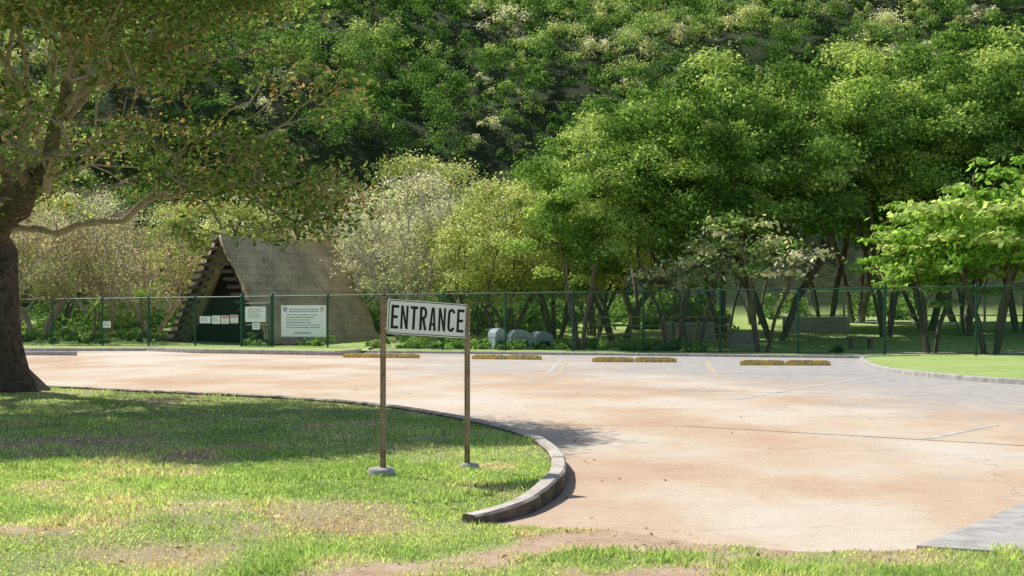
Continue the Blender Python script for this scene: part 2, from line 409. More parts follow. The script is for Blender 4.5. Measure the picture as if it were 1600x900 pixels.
def wornpaint(name, col, lo=.42, hi=.6):
    m, nt = newmat(name); g = nd(nt, 'ShaderNodeTexCoord'); n = noise(nt, 2.5, 8, .75, g.outputs['Object'])
    r = ramp(nt, [(lo,(.48,.44,.40)), (hi, col)], n.outputs[0]); finish(nt, r.outputs[0], .85, spec=.2); return m
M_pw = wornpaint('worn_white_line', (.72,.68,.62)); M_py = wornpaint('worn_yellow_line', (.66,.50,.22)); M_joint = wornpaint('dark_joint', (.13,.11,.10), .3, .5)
def strip(name, p0, p1, w, mat, z=.004):
    p0 = np.array(p0); p1 = np.array(p1); t = (p1-p0)/np.linalg.norm(p1-p0); nn = np.array([-t[1], t[0]])*w/2
    N = 14; V = []
    for k in range(N+1):
        q = p0 + (p1-p0)*k/N; jj = random.uniform(-.2,.2)*w
        V += [(*(q-nn+nn/np.linalg.norm(nn)*jj*.3), z), (*(q+nn), z)]
    Fq = [(2*k, 2*k+2, 2*k+3, 2*k+1) for k in range(N)]
    o = mesh_np(name, V, Fq, mat); tag(o, kind='structure'); return o
strip('parking_line', G(872,586), G(886,563), .13, M_py); strip('parking_line', G(856,583), G(876,563), .10, M_pw)
strip('parking_line', G(1122,590), G(1104,566), .14, M_py)
strip('parking_line', G(1150,624), G(1340,592), .12, M_pw); strip('parking_line', G(1448,686), G(1556,664), .10, M_pw)
strip('parking_line', G(1060,610), G(1345,616), .10, M_pw); strip('parking_line', G(590,587), G(700,581), .12, M_pw)
strip('pavement_joint', G(1070,666), G(1610,697), .035, M_joint); strip('pavement_joint', G(820,664), G(1070,666), .02, M_joint)  # thin dark lines drawn across the pavement
strip('pavement_joint', G(560,577), G(1340,586), .05, M_joint)  # dark slab joint in the pavement

# ---------------------------------------------------------------- wheel stops
def wheel_stop(ua, va, ub, vb):
    a = np.array(G(ua, va)); c = np.array(G(ub, vb)); L = np.linalg.norm(c-a); ang = math.atan2(c[1]-a[1], c[0]-a[0])
    e = empty('wheel_stop', ((a[0]+c[0])/2, (a[1]+c[1])/2, 0), ang, 'worn yellow painted concrete wheel stop at a parking bay', 'wheel stop', 'wheel stops along the parking bays')
    for sgn in (-1, 1):
        b = MB(); hl = L/2 - .03; cx = sgn*(L/4)
        N = 8; base = len(b.V)
        for k in range(N+1):
            x = cx - hl/2 + hl*k/N; e_ = .04 if k in (0, N) else 0
            for y, z in [(-.12,.004),(-.11+e_*.5,.10),(-.07,.165-e_),(.07,.165-e_),(.11-e_*.5,.10),(.12,.004)]:
                b.V.append((x, y+random.uniform(-.006,.006), z+random.uniform(-.006,.006) if z > .01 else z))
        for k in range(N):
            for j in range(5): q = base+k*6+j; b.F.append((q, q+6, q+7, q+1))
        b.F.append(tuple(base+j for j in range(6))); b.F.append(tuple(base+N*6+j for j in range(5,-1,-1)))
        b.obj('concrete_block', M_yellow, e)
wheel_stop(537,558.5,655,559.5); wheel_stop(738,561,846,562); wheel_stop(925,565.5,1058,566); wheel_stop(1155,570.5,1298,571)

# ---------------------------------------------------------------- entrance sign
M_post, nt = newmat('rusty_channel_post'); g = nd(nt, 'ShaderNodeTexCoord')
n = noise(nt, 7, 6, .6, g.outputs['Object']); r = ramp(nt, [(.3,(.24,.14,.085)),(.5,(.37,.26,.17)),(.7,(.50,.42,.31))], n.outputs[0])
sx = nd(nt, 'ShaderNodeSeparateXYZ'); nt.links.new(g.outputs['Object'], sx.inputs[0])
fz = math_(nt, 'SUBTRACT', math_(nt, 'FRACT', math_(nt, 'MULTIPLY', sx.outputs[2], 20.)), .5)
dz2 = math_(nt, 'MULTIPLY', fz, .05); rr2 = math_(nt, 'ADD', math_(nt, 'MULTIPLY', dz2, dz2), math_(nt, 'MULTIPLY', sx.outputs[0], sx.outputs[0]))
hole = math_(nt, 'LESS_THAN', rr2, .0048**2)
c = mixc(nt, r.outputs[0], (.03,.02,.015), hole)
finish(nt, c, .75, n.outputs[0], .4, .004, .2)
pl = np.array((-1.176, 12.95)); pr = np.array((-.446, 13.35)); ang = math.atan2(*(pr-pl)[::-1]); W = np.linalg.norm(pr-pl)
hl = float(lawn_h(np.array([pl[0]]), np.array([pl[1]]))[0][0]); hr = float(lawn_h(np.array([pr[0]]), np.array([pr[1]]))[0][0])
sg = empty('entrance_sign', (pl[0], pl[1], hl), ang, 'white sign reading ENTRANCE in black between two rusty posts', 'sign')
def channel(x, z0, z1, w=.056, dp=.03):
    b = MB(); prof = [(-w/2,0),(-w/2+.012,0),(-w/2+.016,-dp),(w/2-.016,-dp),(w/2-.012,0),(w/2,0),(w/2,-.004),(w/2-.009,-.004),(w/2-.013,-dp-.004),(-w/2+.013,-dp-.004),(-w/2+.009,-.004),(-w/2,-.004)]
    n_ = len(prof)
    for z in (z0, z1): b.V += [(p[0], p[1], z) for p in prof]
    for i in range(n_):
        j = (i+1) % n_; b.F.append((i, j, n_+j, n_+i))
    b.F.append(tuple(range(n_)))
    b.F.append(tuple(range(2*n_-1, n_-1, -1)))
    o = b.obj('post', M_post, sg); o.location.x = x
    return o
channel(-.012, -.05, 1.76-hl); channel(W+.022, -.05, 1.672-hl)
foot_xy = []
for x, r_, dz in ((-.02, .125, 0.02), (W+.05, .085, hr-hl+.015)):
    b = MB(); N = 18; prof = [(r_*1.02,-.12),(r_,.03),(r_*.85,.05),(0.001,.055)]
    for pr_, z in prof:
        for k in range(N):
            t = 2*math.pi*k/N; q = pr_*(1+.08*math.sin(3*t+r_*50)); b.V.append((x+q*math.cos(t), q*math.sin(t)*1.05, z+dz))
    for l in range(3):
        for k in range(N): j=(k+1)%N; b.F.append((l*N+k, l*N+j, l*N+N+j, l*N+N+k))
    b.obj('footing', M_concL, sg, True)
    foot_xy.append((pl[0]+x*math.cos(ang), pl[1]+x*math.sin(ang), r_))
bw = W - .012; bh = .322
board = MB()
def rrect(x0, x1, z0, z1, r):
    pts = []
    for cx, cz, a0 in ((x1-r, z0+r, -90), (x1-r, z1-r, 0), (x0+r, z1-r, 90), (x0+r, z0+r, 180)):
        for k in range(4): t = math.radians(a0+30*k); pts.append((cx+r*math.cos(t), cz+r*math.sin(t)))
    return pts
board.prism(rrect(0, bw, 0, bh, .018), -.012, .0)
bo = board.obj('board', M_white, sg)
bo.location = (.018, -.005, 1.415-hl); bo.rotation_euler = (0, math.radians(3.5), 0)
rg = MB(); o1 = rrect(.008, bw-.008, .008, bh-.008, .016); o2 = rrect(.015, bw-.015, .015, bh-.015, .012)
rg.V = [(p[0], -.0135, p[1]) for p in o1] + [(p[0], -.0135, p[1]) for p in o2]; n_ = len(o1)
rg.F = [(i, (i+1)%n_, n_+(i+1)%n_, n_+i) for i in range(n_)]
rg.obj('border', M_black, bo)
lt = MB(); LH = .218; S = .0258; Z0 = (bh-LH)/2; X0 = .034; GAP_ = .021; PITCH = (bw-.068+GAP_)/8
LW = PITCH - GAP_
def rct(x, x0, x1, z0, z1): lt.poly([(x+x0, -.0138, Z0+z0), (x+x1, -.0138, Z0+z0), (x+x1, -.0138, Z0+z1), (x+x0, -.0138, Z0+z1)])
def quad(x, pts): lt.poly([(x+p[0], -.0138, Z0+p[1]) for p in pts])
def arcband(x, cx, cz, ro_x, ro_z, ri_x, ri_z, a0, a1, N=10):
    for k in range(N):
        t0 = math.radians(a0+(a1-a0)*k/N); t1 = math.radians(a0+(a1-a0)*(k+1)/N)
        quad(x, [(cx+ro_x*math.cos(t0), cz+ro_z*math.sin(t0)), (cx+ro_x*math.cos(t1), cz+ro_z*math.sin(t1)), (cx+ri_x*math.cos(t1), cz+ri_z*math.sin(t1)), (cx+ri_x*math.cos(t0), cz+ri_z*math.sin(t0))])
for k, ch in enumerate('ENTRANCE'):
    x = X0 + k*PITCH; w = LW
    if ch == 'E':
        rct(x,0,S,0,LH); rct(x,S,w,0,S); rct(x,S,w,LH-S,LH); rct(x,S,w*.88,LH/2-S/2,LH/2+S/2)
    if ch == 'N':
        rct(x,0,S*.85,0,LH); rct(x,w-S*.85,w,0,LH); quad(x,[(S*.85,LH),(S*.85,LH*.62),(w-S*.85,0),(w-S*.85,LH*.38)])
    if ch == 'T':
        rct(x,0,w,LH-S,LH); rct(x,w/2-S/2,w/2+S/2,0,LH-S)
    if ch == 'R':
        rct(x,0,S,0,LH); rz = LH*.27; cz = LH-rz; cx = w-rz*.62
        rct(x,S,cx,LH-S,LH); rct(x,S,cx,LH-2*rz,LH-2*rz+S)
        arcband(x,cx,cz,w-cx,rz,max(.004,w-cx-S),rz-S,-90,90)
        quad(x,[(w*.34,LH-2*rz),(w*.70,LH-2*rz),(w*1.02,0),(w*.66,0)])
    if ch == 'A':
        quad(x,[(0,0),(S,0),(w/2+S*.1,LH),(w/2-S*.6,LH)]); quad(x,[(w-S,0),(w,0),(w/2+S*.6,LH),(w/2-S*.1,LH)]); rct(x,w*.22,w*.78,LH*.22,LH*.22+S*.9)
    if ch == 'C':
        rx = w/2; rz = w*.62
        arcband(x,rx,LH-rz,rx,rz,rx-S,rz-S,8,180); arcband(x,rx,rz,rx,rz,rx-S,rz-S,180,352); rct(x,0,S,rz,LH-rz)
lt.obj('lettering', M_black, bo)
for x in (-.03, W+.004):
    for z in (.05, .27):
        bt = MB(); bt.cyl((x, -.042, z), (x, -.028, z), .012, n=6); bt.obj('bolt', M_concL, bo)

# ---------------------------------------------------------------- chain link fence
def fy(x): return 57.9 - .40*x
def ftop(x): return np.interp(x, [-30, -22, 0, 20, 40], [2.28, 2.30, 2.46, 2.62, 2.7])
fence = empty('chain_link_fence', (0, fy(0), 0), 0, 'long green chain link fence with tubular posts on grass', 'fence')
fpost_u = [-40, 20, 82, 160, 232, 305, 512, 600, 692, 790, 895, 1005, 1125, 1247, 1382, 1525, 1690, 1880]
def x_of_u(u):
    k = (u-800)/F; return 57.9*k/(1+.4*k)
fxs = [x_of_u(u) for u in fpost_u]; gate = [x_of_u(378), x_of_u(425)]
O = Vector((0, fy(0), 0))
def fp(x, z): return (x, fy(x)-O.y, z)
for x in fxs:
    b = MB(); b.cyl(fp(x, 0), fp(x, ftop(x)+.03), .042, n=10); b.cyl(fp(x, ftop(x)+.03), fp(x, ftop(x)+.07), .05, .015, n=10); b.obj('post', M_green, fence)
allx = sorted(fxs + gate)
for a, c in zip(allx[:-1], allx[1:]):
    isg = abs(a-gate[0]) < .01
    for fz_ in ((1., .012) if not isg else (1.,)):
        b = MB(); q = 1.0 if fz_ == 1. else .05
        b.cyl(fp(a, (ftop(a)-.02)*q), fp(c, (ftop(c)-.02)*q), .028 if fz_ == 1. else .012, n=6)
        b.obj('rail', M_green, fence)
    if not isg:
        Lx = math.hypot(c-a, fy(c)-fy(a)); H = min(ftop(a), ftop(c)) - .12; pit = .10; w = .0040
        V = []; Fq = []
        ux, uy = (c-a)/Lx, (fy(c)-fy(a))/Lx
        for sgn in (1, -1):
            s0 = -H
            while s0 < Lx:
                t0 = max(0, -s0); t1 = min(H, Lx - s0)
                if t1 > t0:
                    bq = len(V)
                    for t in (t0, t1):
                        xx = s0+t; zz = t if sgn > 0 else H-t
                        for off in (-w, w):
                            V.append((a+ux*(xx+off*.7), fy(a)-O.y+uy*(xx+off*.7)+.002*sgn, .10+zz - sgn*off*.7))
                    Fq.append((bq, bq+1, bq+3, bq+2))
                s0 += pit
        mesh_np('chain_link_net', V, Fq, M_green, parent=fence)
gt = empty('fence_gate', (gate[0], fy(gate[0]), 0), 0, 'closed green chain link pedestrian gate between two thick posts', 'gate')
gx1 = gate[1]-gate[0]; gy1 = fy(gate[1])-fy(gate[0])
for x, y in ((0,0),(gx1,gy1)):
    b = MB(); b.cyl((x,y,0),(x,y,2.42),.075,n=12); b.cyl((x,y,2.42),(x,y,2.48),.085,.03,n=12); b.obj('post', M_green, gt)
b = MB(); k0, k1 = .1, .9
def gp(t, z): return (gx1*t, gy1*t, z)
for z in (.15, 1.1, 2.05): b.cyl(gp(k0,z), gp(k1,z), .025, n=6)
for t in (k0, k1): b.cyl(gp(t,.15), gp(t,2.05), .025, n=6)
b.obj('gate_frame', M_green, gt)
V = []; Fq = []
for sgn in (1,-1):
    for s0 in np.arange(-1.9, 1.0, .1):
        t0 = max(0,-s0); t1 = min(1.9, 1.0-s0)
        if t1 > t0:
            bq = len(V)
            for t in (t0,t1):
                for off in (-.005,.005):
                    xx = k0+(k1-k0)*(s0+t+off); zz = .15+(t if sgn>0 else 1.9-t)-sgn*off
                    V.append((gx1*xx, gy1*xx+.002*sgn, zz))
            Fq.append((bq,bq+1,bq+3,bq+2))
mesh_np('chain_link_net', V, Fq, M_green, parent=gt)

fang = math.atan2(-.40, 1.0)
def notice(u0, u1, v0, v1, label, style, cat='notice'):
    um = (u0+u1)/2; x = x_of_u(um); d = fy(x); z0 = CH-(v1-HOR)*d/F; z1 = CH-(v0-HOR)*d/F
    xa, xb = x_of_u(u0), x_of_u(u1); w = math.hypot(xb-xa, fy(xb)-fy(xa)); h = z1-z0
    e = empty('information_board' if style == 'big' else 'notice_sign', (x+.03*math.sin(fang), d-.055, z0), fang, label, cat)
    b = MB(); b.prism(rrect(-w/2, w/2, 0, h, .02), -.012, 0); b.obj('panel', M_sheet, e)
    t = MB(); y = -.0145
    def bar(x0, x1, za, zb, T=None): (T or t).poly([(x0*w-w/2,y,za*h),(x1*w-w/2,y,za*h),(x1*w-w/2,y,zb*h),(x0*w-w/2,y,zb*h)])
    rs = random.Random(int(u0))
    if style == 'big':
        for za in (.86, .79):
            xx = .18
            while xx < .8: ww = rs.uniform(.04,.1); bar(xx, min(.82,xx+ww), za, za+.026); xx += ww+.015
        for za in (.68,.60,.52,.44,.36,.28):
            xx = .12; lim = rs.uniform(.6,.9)
            while xx < lim: ww = rs.uniform(.03,.09); bar(xx, min(lim,xx+ww), za, za+.024); xx += ww+.015
        for za in (.13,.09): bar(.28,.66,za,za+.015)
        t.obj('printed_text', M_blue, e)
        for cx, mt in ((.09, M_blue), (.91, M_red)):
            q = MB(); r_ = .075*h*1.15
            for ro, ri in ((r_, r_*.78),(r_*.5, r_*.15)):
                for k in range(20):
                    t0, t1 = 2*math.pi*k/20, 2*math.pi*(k+1)/20
                    q.poly([(cx*w-w/2+ro*math.cos(t0),y,.87*h+ro*math.sin(t0)),(cx*w-w/2+ro*math.cos(t1),y,.87*h+ro*math.sin(t1)),(cx*w-w/2+ri*math.cos(t1),y,.87*h+ri*math.sin(t1)),(cx*w-w/2+ri*math.cos(t0),y,.87*h+ri*math.sin(t0))])
            q.obj('round_emblem', mt, e)
    else:
        if style == 'red':
            q = MB(); bar(.06,.94,.66,.94,q); q.obj('red_band', M_red, e)
            q = MB(); bar(.06,.94,.08,.14,q); q.obj('red_line', M_red, e)
        for za in np.arange(.82 if style != 'red' else .54, .18, -.13):
            xx = .12; lim = rs.uniform(.6,.9)
            while xx < lim: ww = rs.uniform(.08,.2); bar(xx, min(lim,xx+ww), za, za+.03); xx += ww+.03
        t.obj('printed_text', M_red if style == 'red' else M_black, e)
notice(440,510,477,526,'large white information board with blue text and round emblems','big','information board')
notice(384,416,479,503,'white notice with dark printed lines on the gate','plain')
notice(395,407,504,515,'small white paper notice below a larger one','plain')
notice(313,330,494,505,'small white notice with dark text wired to the fence','plain')
notice(332,345,493,506,'small tilted white sheet wired to the fence','plain')
notice(346.5,358.5,493,506,'small white notice with a red band on the fence','red')
notice(360.5,373,492,505,'small white notice with a red band on the fence','red')
notice(162,174,502,512,'tiny white notice on the green fence','plain')

# ---------------------------------------------------------------- A-frame thatched hut
hut = empty('thatched_hut', (0,0,0), 0, 'A-frame thatched hut with projecting log ends and dark open gable', 'hut')
Lc = Vector((-16.6,69.2,0)); Rc = Vector((-11.2,65.5,0)); mid = (Lc+Rc)/2; g_ = (Rc-Lc).normalized(); HL = 7.6; Hh = 5.15
hut.location = mid; hw = (Rc-Lc).length/2
hut.rotation_euler = (0,0,math.atan2(g_.y,g_.x))
M_th, nt = newmat('thatch'); g = nd(nt, 'ShaderNodeTexCoord'); sx = nd(nt, 'ShaderNodeSeparateXYZ'); nt.links.new(g.outputs['Object'], sx.inputs[0])
mp = nd(nt, 'ShaderNodeMapping'); nt.links.new(g.outputs['Object'], mp.inputs[0]); mp.inputs['Scale'].default_value = (1,6,1)
n = noise(nt, 4, 8, .75, mp.outputs[0]); n2 = noise(nt, .8, 6, .7, g.outputs['Object'])
bm = math_(nt, 'FRACT', math_(nt, 'MULTIPLY', sx.outputs[2], 2.6))
r = ramp(nt, [(.3,(.44,.32,.20)),(.5,(.74,.59,.41)),(.7,(.90,.76,.56))], n.outputs[0])
rb = ramp(nt, [(0,.6),(.14,1),(1,.9)], bm); c = mixc(nt, r.outputs[0], rb.outputs[0], 1, 'MULTIPLY')
rv = ramp(nt, [(.35,.65),(.65,1.15)], n2.outputs[0]); c = mixc(nt, c, rv.outputs[0], 1, 'MULTIPLY')
finish(nt, c, .95, n.outputs[0], .8, .04, spec=.1)
for sgn in (1, -1):
    NX, NY = 24, 14; V = []; th = .22
    for side in (0, 1):
        for j in range(NY+1):
            for i_ in range(NX+1):
                t = j/NY; y = HL*i_/NX; x = sgn*(hw+.15)*(1-t); z = (Hh+.1)*t + side*th*.8; x += sgn*side*th*.7
                course = .05*((j % 2)*1.0) * side
                rg_ = .05*math.sin(i_*1.7+j)*side + random.uniform(-.03,.03)*side
                if i_ in (0, NX): y += random.uniform(-.15,.1) - (.25 if i_ == 0 else -.2)
                sag = -.10*math.sin(math.pi*i_/NX)*t
                V.append((x+sgn*(course+rg_), y, z+rg_+sag))
    n1 = (NX+1)*(NY+1); Fq = []
    for side in (0,1):
        for j in range(NY):
            for i_ in range(NX):
                a_ = side*n1+j*(NX+1)+i_; f = (a_, a_+1, a_+NX+2, a_+NX+1); Fq.append(f if side else f[::-1])
    for j in range(NY):
        for i_ in (0, NX): a_ = j*(NX+1)+i_; Fq.append((a_, a_+NX+1, a_+NX+1+n1, a_+n1))
    for i_ in range(NX):
        a_ = i_; Fq.append((a_, a_+n1, a_+1+n1, a_+1)); a_ = NY*(NX+1)+i_; Fq.append((a_, a_+1, a_+1+n1, a_+n1))
    mesh_np('roof_slope', V, Fq, M_th, parent=hut)
for k in range(3):
    y = .9 + k*2.2
    for sgn in (1,-1):
        b = MB(); b.cyl((sgn*1.2, y+sgn*.07, Hh-1.6), (-sgn*.5, y+sgn*.07, Hh+1.0), .075, .055, n=7); b.obj('rafter', M_log, hut)
b = MB(); b.cyl((0,-.5,Hh-.1),(0,HL+.4,Hh-.1),.09,n=8); b.obj('ridge_pole', M_log, hut)
for sgn in (1,-1):
    b = MB(); b.cyl((sgn*(hw+.05), -.12, 0), (0, -.12, Hh+.05), .10, .08, n=8); b.obj('gable_beam', M_log, hut)
    for k in range(13):
        t = .06+.85*k/12; x = sgn*(hw+.1)*(1-t); b = MB()
        b.cyl((x+sgn*(.34 if sgn < 0 else .12),-.36,Hh*t),(x-sgn*.75,-.30,Hh*t+.02),.09,n=7); b.obj('log_end', M_log, hut)
b = MB(); b.poly([(-hw*.93, .8, 0),(hw*.93,.8,0),(0,.8,Hh*.95)]); b.obj('inner_wall', M_dark, hut)  # near-black sheet standing in for the shade inside the open gable
b = MB(); b.poly([(-hw*.97, HL-.1, 0),(hw*.97,HL-.1,0),(0,HL-.1,Hh*.97)]); b.obj('back_wall', M_log, hut)

# ---------------------------------------------------------------- trees
def leaf_quads(C, N, L, W, rng):
    n = len(C); r = rng.normal(size=(n,3)); T = np.cross(N, r); T /= np.linalg.norm(T, axis=1, keepdims=True)+1e-9
    B = np.cross(N, T); L = np.broadcast_to(L, n)[:,None]; W = np.broadcast_to(W, n)[:,None]
    V = np.stack([C-T*L/2, C+B*W/2+T*L*.05, C+T*L/2, C-B*W/2+T*L*.05], 1).reshape(-1,3)
    return V, np.arange(4*n).reshape(-1,4)
def unit(v): return v/(np.linalg.norm(v, axis=1, keepdims=True)+1e-9)
def crown_leaves(rng, lobes, radii, per, L, flat=.75, up=.8, shell=.55, lobecol=None, toneamp=.5, base=.45, rag=.18):
    Cs, Ns, As = [], [], []
    for k, (c, r) in enumerate(zip(lobes, radii)):
        n = max(4, int(per*(r/np.mean(radii))**2)); d = unit(rng.normal(size=(n,3))); rad = r*(shell+(1-shell)*rng.random(n)**.6)*(1+rag*rng.normal(size=n))
        d[:,2] = np.where(d[:,2] < -.5, -d[:,2], d[:,2])
        p = c + d*rad[:,None]*np.array([1,1,flat])
        nn = unit(d*.6+rng.normal(size=(n,3))*.6+np.array([-.2,.05,up]))
        Cs.append(p); Ns.append(nn)
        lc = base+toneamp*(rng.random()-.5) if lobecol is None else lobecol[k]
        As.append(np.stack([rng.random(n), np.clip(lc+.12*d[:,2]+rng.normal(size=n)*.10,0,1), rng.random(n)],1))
    C = np.concatenate(Cs); N = np.concatenate(Ns); A = np.concatenate(As)
    V, Fq = leaf_quads(C, N, L*(.7+.6*rng.random(len(C))), L*.55*(.7+.6*rng.random(len(C))), rng)
    return V, Fq, np.repeat(A, 4, 0)

def skeleton(rng, stems, targets, step=.5, pen=.35, r0=.01, expo=2.3, sides=5, jit=.08, trunk_r=None, droop=0.0, tpow=.7):
    P_, par, path = [], [], []
    for st in stems:
        st = [np.array(s, float) for s in st]; prev = -1
        for a, c in zip(st[:-1], st[1:]):
            L = np.linalg.norm(c-a); m_ = max(1, int(L/step))
            for k in range(m_+ (1 if a is st[0] else 0)):
                t = (k + (0 if a is st[0] else 1))/m_; p = a+(c-a)*t + (rng.normal(size=3)*jit*.3 if 0 < t < 1 else 0)
                P_.append(p); par.append(prev); path.append(0 if prev < 0 else path[prev]+np.linalg.norm(p-P_[prev])); prev = len(P_)-1
    zmin = min(s[-1][2] for s in stems)*.55
    tops = np.array([s[-1] for s in stems]); targets = np.array(targets)
    order = np.argsort([np.min(np.linalg.norm(tops-t, axis=1)) for t in targets])
    PA = np.zeros((len(P_)+len(targets)*40, 3)); PA[:len(P_)] = P_; PL = np.zeros(len(PA)); PL[:len(P_)] = path; n = len(P_)
    for oi in order:
        t = targets[oi]
        d = np.linalg.norm(PA[:n]-t, axis=1) + pen*PL[:n] + np.where(PA[:n,2] < zmin, 50, 0) + np.clip(PA[:n,2]-t[2], 0, None)*.4
        j = int(np.argmin(d)); a = PA[j].copy(); L = np.linalg.norm(t-a); m_ = min(38, max(1, int(L/step))); prev = j
        perp = rng.normal(size=3)*.10*L
        for k in range(1, m_+1):
            s = k/m_; p = a+(t-a)*s+perp*math.sin(math.pi*s)*.6 + np.array([0,0,droop*L*math.sin(math.pi*s)]) + (rng.normal(size=3)*jit if k < m_ else 0)
            PA[n] = p; par.append(prev); PL[n] = PL[prev]+np.linalg.norm(p-PA[prev]); prev = n; n += 1
    PA = PA[:n]; par = np.array(par[:n])
    acc = np.zeros(n); kids = np.zeros(n, int)
    for i_ in range(n-1, -1, -1):
        if kids[i_] == 0: acc[i_] = max(acc[i_], r0**expo)
        acc[i_] += (r0*.25)**expo
        if par[i_] >= 0: acc[par[i_]] += acc[i_]; kids[par[i_]] += 1
    rad = acc**(1/expo)
    if trunk_r is not None:
        s = trunk_r/max(rad[i_] for i_ in range(n) if par[i_] < 0)
        rad = np.where(rad > r0*2, rad*(1+(s-1)*np.clip((rad-r0*2)/(rad.max()-r0*2+1e-9),0,1)**tpow), rad)
    main = {}
    for i_ in range(n):
        p = par[i_]
        if p >= 0 and (p not in main or rad[i_] > rad[main[p]]): main[p] = i_
    dirs = np.zeros((n,3))
    for i_ in range(n):
        dv = PA[i_]-PA[par[i_]] if par[i_] >= 0 else np.array([0,0,1.])
        dirs[i_] = dv/(np.linalg.norm(dv)+1e-9)
    for p, c in main.items():
        dv = dirs[p]+dirs[c]
        if par[p] >= 0: dirs[p] = dv/(np.linalg.norm(dv)+1e-9)
    V = []; Fq = []; RV = []
    ref = np.array([.31,.11,.94]); angs = 2*np.pi*np.arange(sides)/sides
    def ring(c, d, r):
        a = np.cross(d, ref if abs(d @ ref) < .95 else np.array([1.,0,0])); a /= np.linalg.norm(a); b_ = np.cross(d, a)
        RV.extend([r]*sides)
        return c + r*(np.cos(angs)[:,None]*a + np.sin(angs)[:,None]*b_)
    cache = {}
    for i_ in range(n):
        p = par[i_]
        if p < 0: continue
        if main[p] == i_:
            if p not in cache: cache[p] = len(V); V.extend(ring(PA[p], dirs[p], rad[p]))
            b0 = cache[p]
        else:
            b0 = len(V); V.extend(ring(PA[p], dirs[i_], rad[i_]*1.15))
        if i_ not in cache: cache[i_] = len(V); V.extend(ring(PA[i_], dirs[i_], rad[i_]))
        b1 = cache[i_]
        for k in range(sides): j = (k+1) % sides; Fq.append((b0+k, b0+j, b1+j, b1+k))
    return np.array(V), np.array(Fq), PA, np.array(RV)

# --- the big near tree
rng = np.random.default_rng(21)
TX, TY = -9.95, 27.0; TZ = float(lawn_h(np.array([TX]), np.array([TY]))[0][0])
near = empty('shade_tree', (TX, TY, TZ), 0, 'large spreading shade tree with thick dark trunk and airy crown', 'tree')
stems = [[(0,0,-.1),(-.04,.0,.9),(-.12,.05,1.9),(-.18,.08,2.8),(-.32,.1,3.6),(-.6,.1,4.6)]]
T = []; Wt = []
cen = np.array([-.1,-3.2,4.1]); rd = np.array([7.5,6.4,6.0])
while len(T) < 1100:
    d = rng.normal(size=3); d /= np.linalg.norm(d); rr_ = rng.random()**(.45); p = cen + d*rr_*rd
    if p[0] > 0 and p[1] > -4.5 + .2*p[0]: p[1] = p[1] - .32*p[0]
    low = 3.35 + .05*math.hypot(p[0], p[1]) - (.25 if p[0] > 5.0 else 0)
    if p[2] < low: continue
    if rr_ < .35: continue
    ztop = 1.45 + .2227*(TY+p[1])          # unseen crown above this height, packed denser to deepen the lawn shadow
    vis = p[2] < ztop
    if vnoise(p[0]*1.0+p[1]*.3, p[2]*1.3-p[1]*.2, 1.15, 61) < (.53 if vis else .15): continue
    T.append(p)
    Wt.append(2.4 if not vis else (.30 + .62*sstep(3.4, 5.8, p[0])))
for k in range(26):
    u_ = rng.uniform(285, 550); d_ = rng.uniform(20.5, 23.5); v_ = rng.uniform(280, 372) - 20*abs(u_-380)/150
    x_, y_ = P(u_, d_); T.append(np.array([x_-TX, y_-TY, CH+(HOR-v_)/F*d_-TZ])); Wt.append(.75)
limb = [(1.4,-.5,3.0),(2.9,-1.3,3.2),(4.6,-2.4,3.4),(5.6,-3.0,3.7),(1.2,-1.4,3.8),(2.7,-2.3,4.3),(3.6,-1.8,3.9),(1.5,-1.0,4.8),(3.0,-1.6,5.4),(1.0,.3,5.6),(-2,-2,4.6),(-3,1,5.5),(2.4,1.0,4.4),(.8,-3.5,4.4),(4.5,-1.6,4.7),(1.9,.2,3.8),(2.2,-3.4,3.8),(3.4,-3.8,4.4),(.8,-1.5,6.0),(2.0,-2.0,6.4)]
V, Fq, PA, RV = skeleton(rng, stems, limb+T, .36, .60, .0135, 2.2, 7, .045, .60, .03, 1.1)
lowm = V[:,2] < 1.0
fl = 1 + .9*np.clip((.75-V[:,2])/.85, 0, 1)**1.8
core = np.hypot(V[:,0], V[:,1]) < 1.0
for ax in (0,1): V[:,ax] = np.where(core & lowm, V[:,ax]*fl*(1+.10*np.sin(5*np.arctan2(V[:,1],V[:,0]))), V[:,ax])
tan_ = 1-sstep(.045, .17, RV); mesh_np('trunk', V, Fq, M_barkNear, np.stack([tan_]*3,1), True, near)
T = np.array(T); n_t = len(T); C = []; N = []; A = []
for t, w_ in zip(T, Wt):
    n = int(rng.integers(60, 150)*w_); sp = .34
    q = rng.normal(size=(n,3))*np.array([sp,sp,sp*.42]); q[:,2] -= .14*np.hypot(q[:,0],q[:,1])
    C.append(t+q); N.append(unit(rng.normal(size=(n,3))*.6+np.array([-.1,-.1,.9])))
    tone = np.clip(.36+.26*rng.normal() + .12*(1-sstep(1,4,t[0])), 0, .88)
    if rng.random() < .08: tone = .93
    A.append(np.stack([rng.random(n), np.clip(tone+rng.normal(size=n)*.08,0,.95), rng.random(n)],1))
C = np.concatenate(C); N = np.concatenate(N); A = np.concatenate(A)
V, Fq = leaf_quads(C, N, .12*(.7+.6*rng.random(len(C))), .058, rng); A = np.repeat(A,4,0)
pw_ = vnoise(T[:,0]+T[:,2], T[:,1]-T[:,2], 2.0, 67); pw_ = np.clip(pw_-.5, 0, 1)+.004; pw_ /= pw_.sum()
npod = 3000; idx = rng.choice(n_t, npod, p=pw_); pc = T[idx]+rng.normal(size=(npod,3))*np.array([.3,.3,.12]); hang = unit(rng.normal(size=(npod,3))*.5+np.array([0,0,-1.4]))
side = unit(np.cross(hang, rng.normal(size=(npod,3)))); Lp = (.14+.10*rng.random(npod))[:,None]; Wp = .018
